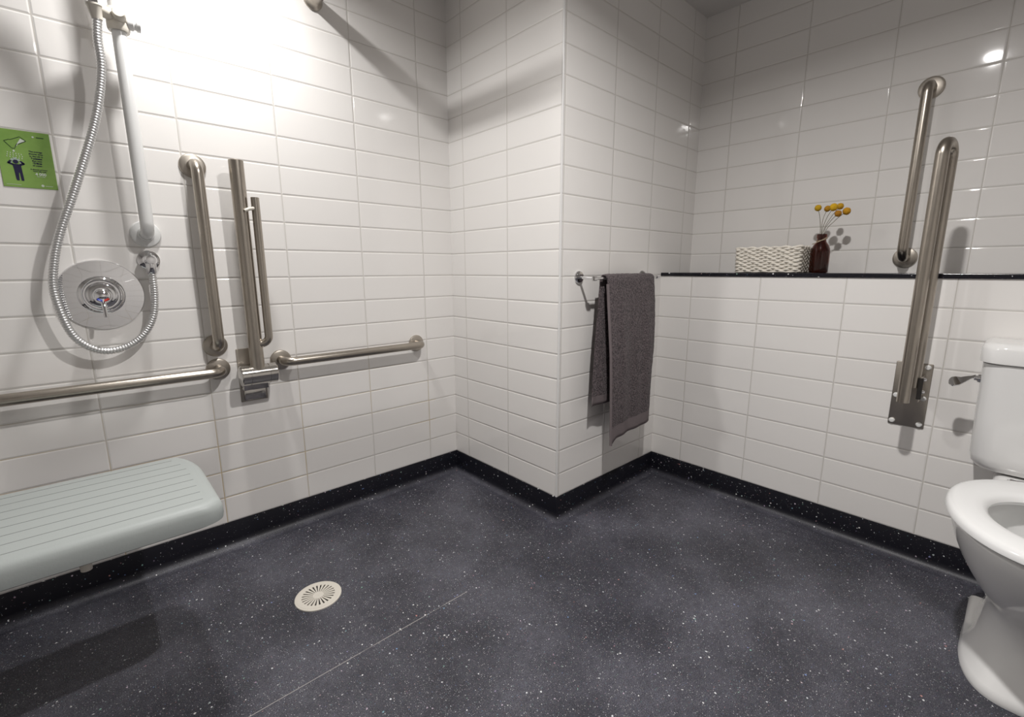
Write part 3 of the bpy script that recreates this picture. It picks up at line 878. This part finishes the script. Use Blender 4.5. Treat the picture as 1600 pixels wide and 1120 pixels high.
# rear platform of the pan under the cistern and the spigot behind the pedestal
bm = bmesh.new(); box(bm, (0.440, TY-0.108, 0.330), (0.722, TY+0.108, 0.432), bev=0.022, seg=5)
obj('cistern_platform', bm, M['ceramic'], root)
bm = bmesh.new()
tube(bm, crspline([(0.40, TY+0.02, 0.25), (0.46, TY+0.030, 0.215), (0.50, TY+0.034, 0.150), (0.56, TY+0.030, 0.125), (0.63, TY+0.02, 0.18), (0.722, TY+0.02, 0.19)], 8), 0.046, 28)
obj('trap_spigot', bm, M['ceramic'], root)
bm = bmesh.new(); box(bm, (0.350, TY-0.106, 0.0), (0.520, TY+0.107, 0.070), bev=0.014, seg=4)
obj('foot_lug', bm, M['ceramic'], root)
# seat ring
bm = bmesh.new()
oo = lambda i: egg(0.004+i, 0.520-i, 0.186-i, 72, bulge=0.56); ii = lambda i: egg(0.112-i, 0.388+i, 0.106+i, 72, bulge=0.55)
R1 = [(oo(0.008), 0.4255), (oo(0.0), 0.431), (oo(0.0005), 0.440), (oo(0.006), 0.449), (oo(0.016), 0.4525), (ii(0.030), 0.4515), (ii(0.014), 0.4495), (ii(0.004), 0.444), (ii(0.0), 0.436), (ii(0.004), 0.4265)]
rg = loft(bm, R1, False, False); n = len(rg[0])
for k in range(n): bm.faces.new((rg[-1][k], rg[-1][(k+1) % n], rg[0][(k+1) % n], rg[0][k]))
bmesh.ops.recalc_face_normals(bm, faces=bm.faces)
obj('seat_ring', bm, M['seatring'], root)
for sg in (-1, 1):
    bm = bmesh.new()
    lathe(bm, [(0, 0), (0.014, 0), (0.013, 0.006), (0.006, 0.009), (0.006, 0.016), (0, 0.017)], (0.500, TY+sg*0.075, 0.432), (0, 0, 1), 22)
    tube(bm, [(0.500, TY+sg*0.075, 0.447), (0.500, TY+sg*0.045, 0.449), (0.478, TY+sg*0.035, 0.449)], 0.0055, 12)
    obj('seat_hinge', bm, M['chrome'], root)
# cistern


def dshape(xf, hw, r, yc=TY, xb=XC-0.004, n=10):
    pts = [(xb, yc-hw), (xb, yc+hw)]
    for k in range(n+1):
        a = PI/2*k/n; pts.append((xf+r*(1-math.sin(a))*1.0, yc+hw-r*(1-math.cos(a))))
    for k in range(n+1):
        a = PI/2*(1-k/n); pts.append((xf+r*(1-math.sin(a)), yc-hw+r*(1-math.cos(a))))
    return pts


bm = bmesh.new()
loft(bm, [(dshape(0.590, 0.128, 0.045), 0.434), (dshape(0.572, 0.150, 0.05), 0.440), (dshape(0.561, 0.162, 0.05), 0.456), (dshape(0.556, 0.167, 0.05), 0.480), (dshape(0.552, 0.171, 0.05), 0.60), (dshape(0.548, 0.174, 0.05), 0.757)])
bmesh.ops.recalc_face_normals(bm, faces=bm.faces)
cis = obj('cistern', bm, M['ceramic'], root, angle=50)
bm = bmesh.new()
loft(bm, [(dshape(0.550, 0.172, 0.05), 0.7572), (dshape(0.541, 0.181, 0.05), 0.762), (dshape(0.540, 0.182, 0.05), 0.800), (dshape(0.545, 0.177, 0.05), 0.812), (dshape(0.556, 0.166, 0.05), 0.817)])
bmesh.ops.recalc_face_normals(bm, faces=bm.faces)
obj('cistern_lid', bm, M['ceramic'], root, angle=50)
LY = TY+0.172
bm = bmesh.new()
lathe(bm, [(0, 0), (0.014, 0), (0.013, 0.006), (0.008, 0.009), (0.008, 0.014), (0, 0.014)], (0.600, LY, 0.706), (0, 1, 0), 24)
T = []
for t, w in ((0, 0.004), (0.15, 0.0050), (0.32, 0.010), (0.55, 0.0150), (0.78, 0.0180), (0.92, 0.0145), (0.98, 0.008), (1.0, 0.002)):
    y = LY+0.012+0.056*t; z = 0.712-0.024*min(1, t*1.6); tx, tz = 0.75, 0.66          # broad direction, leaning up and back
    T.append([bm.verts.new(p) for p in ((0.596-w*tx-0.001, y, z-w*tz+0.0015), (0.596+w*tx-0.001, y, z+w*tz+0.0015), (0.596+w*tx+0.001, y, z+w*tz-0.0015), (0.596-w*tx+0.001, y, z-w*tz-0.0015))])
for A, B in zip(T, T[1:]):
    for k in range(4): bm.faces.new((A[k], A[(k+1) % 4], B[(k+1) % 4], B[k]))
bm.faces.new(T[0]); bm.faces.new(T[-1][::-1]); bmesh.ops.recalc_face_normals(bm, faces=bm.faces)
obj('flush_lever', bm, M['chrome'], root)
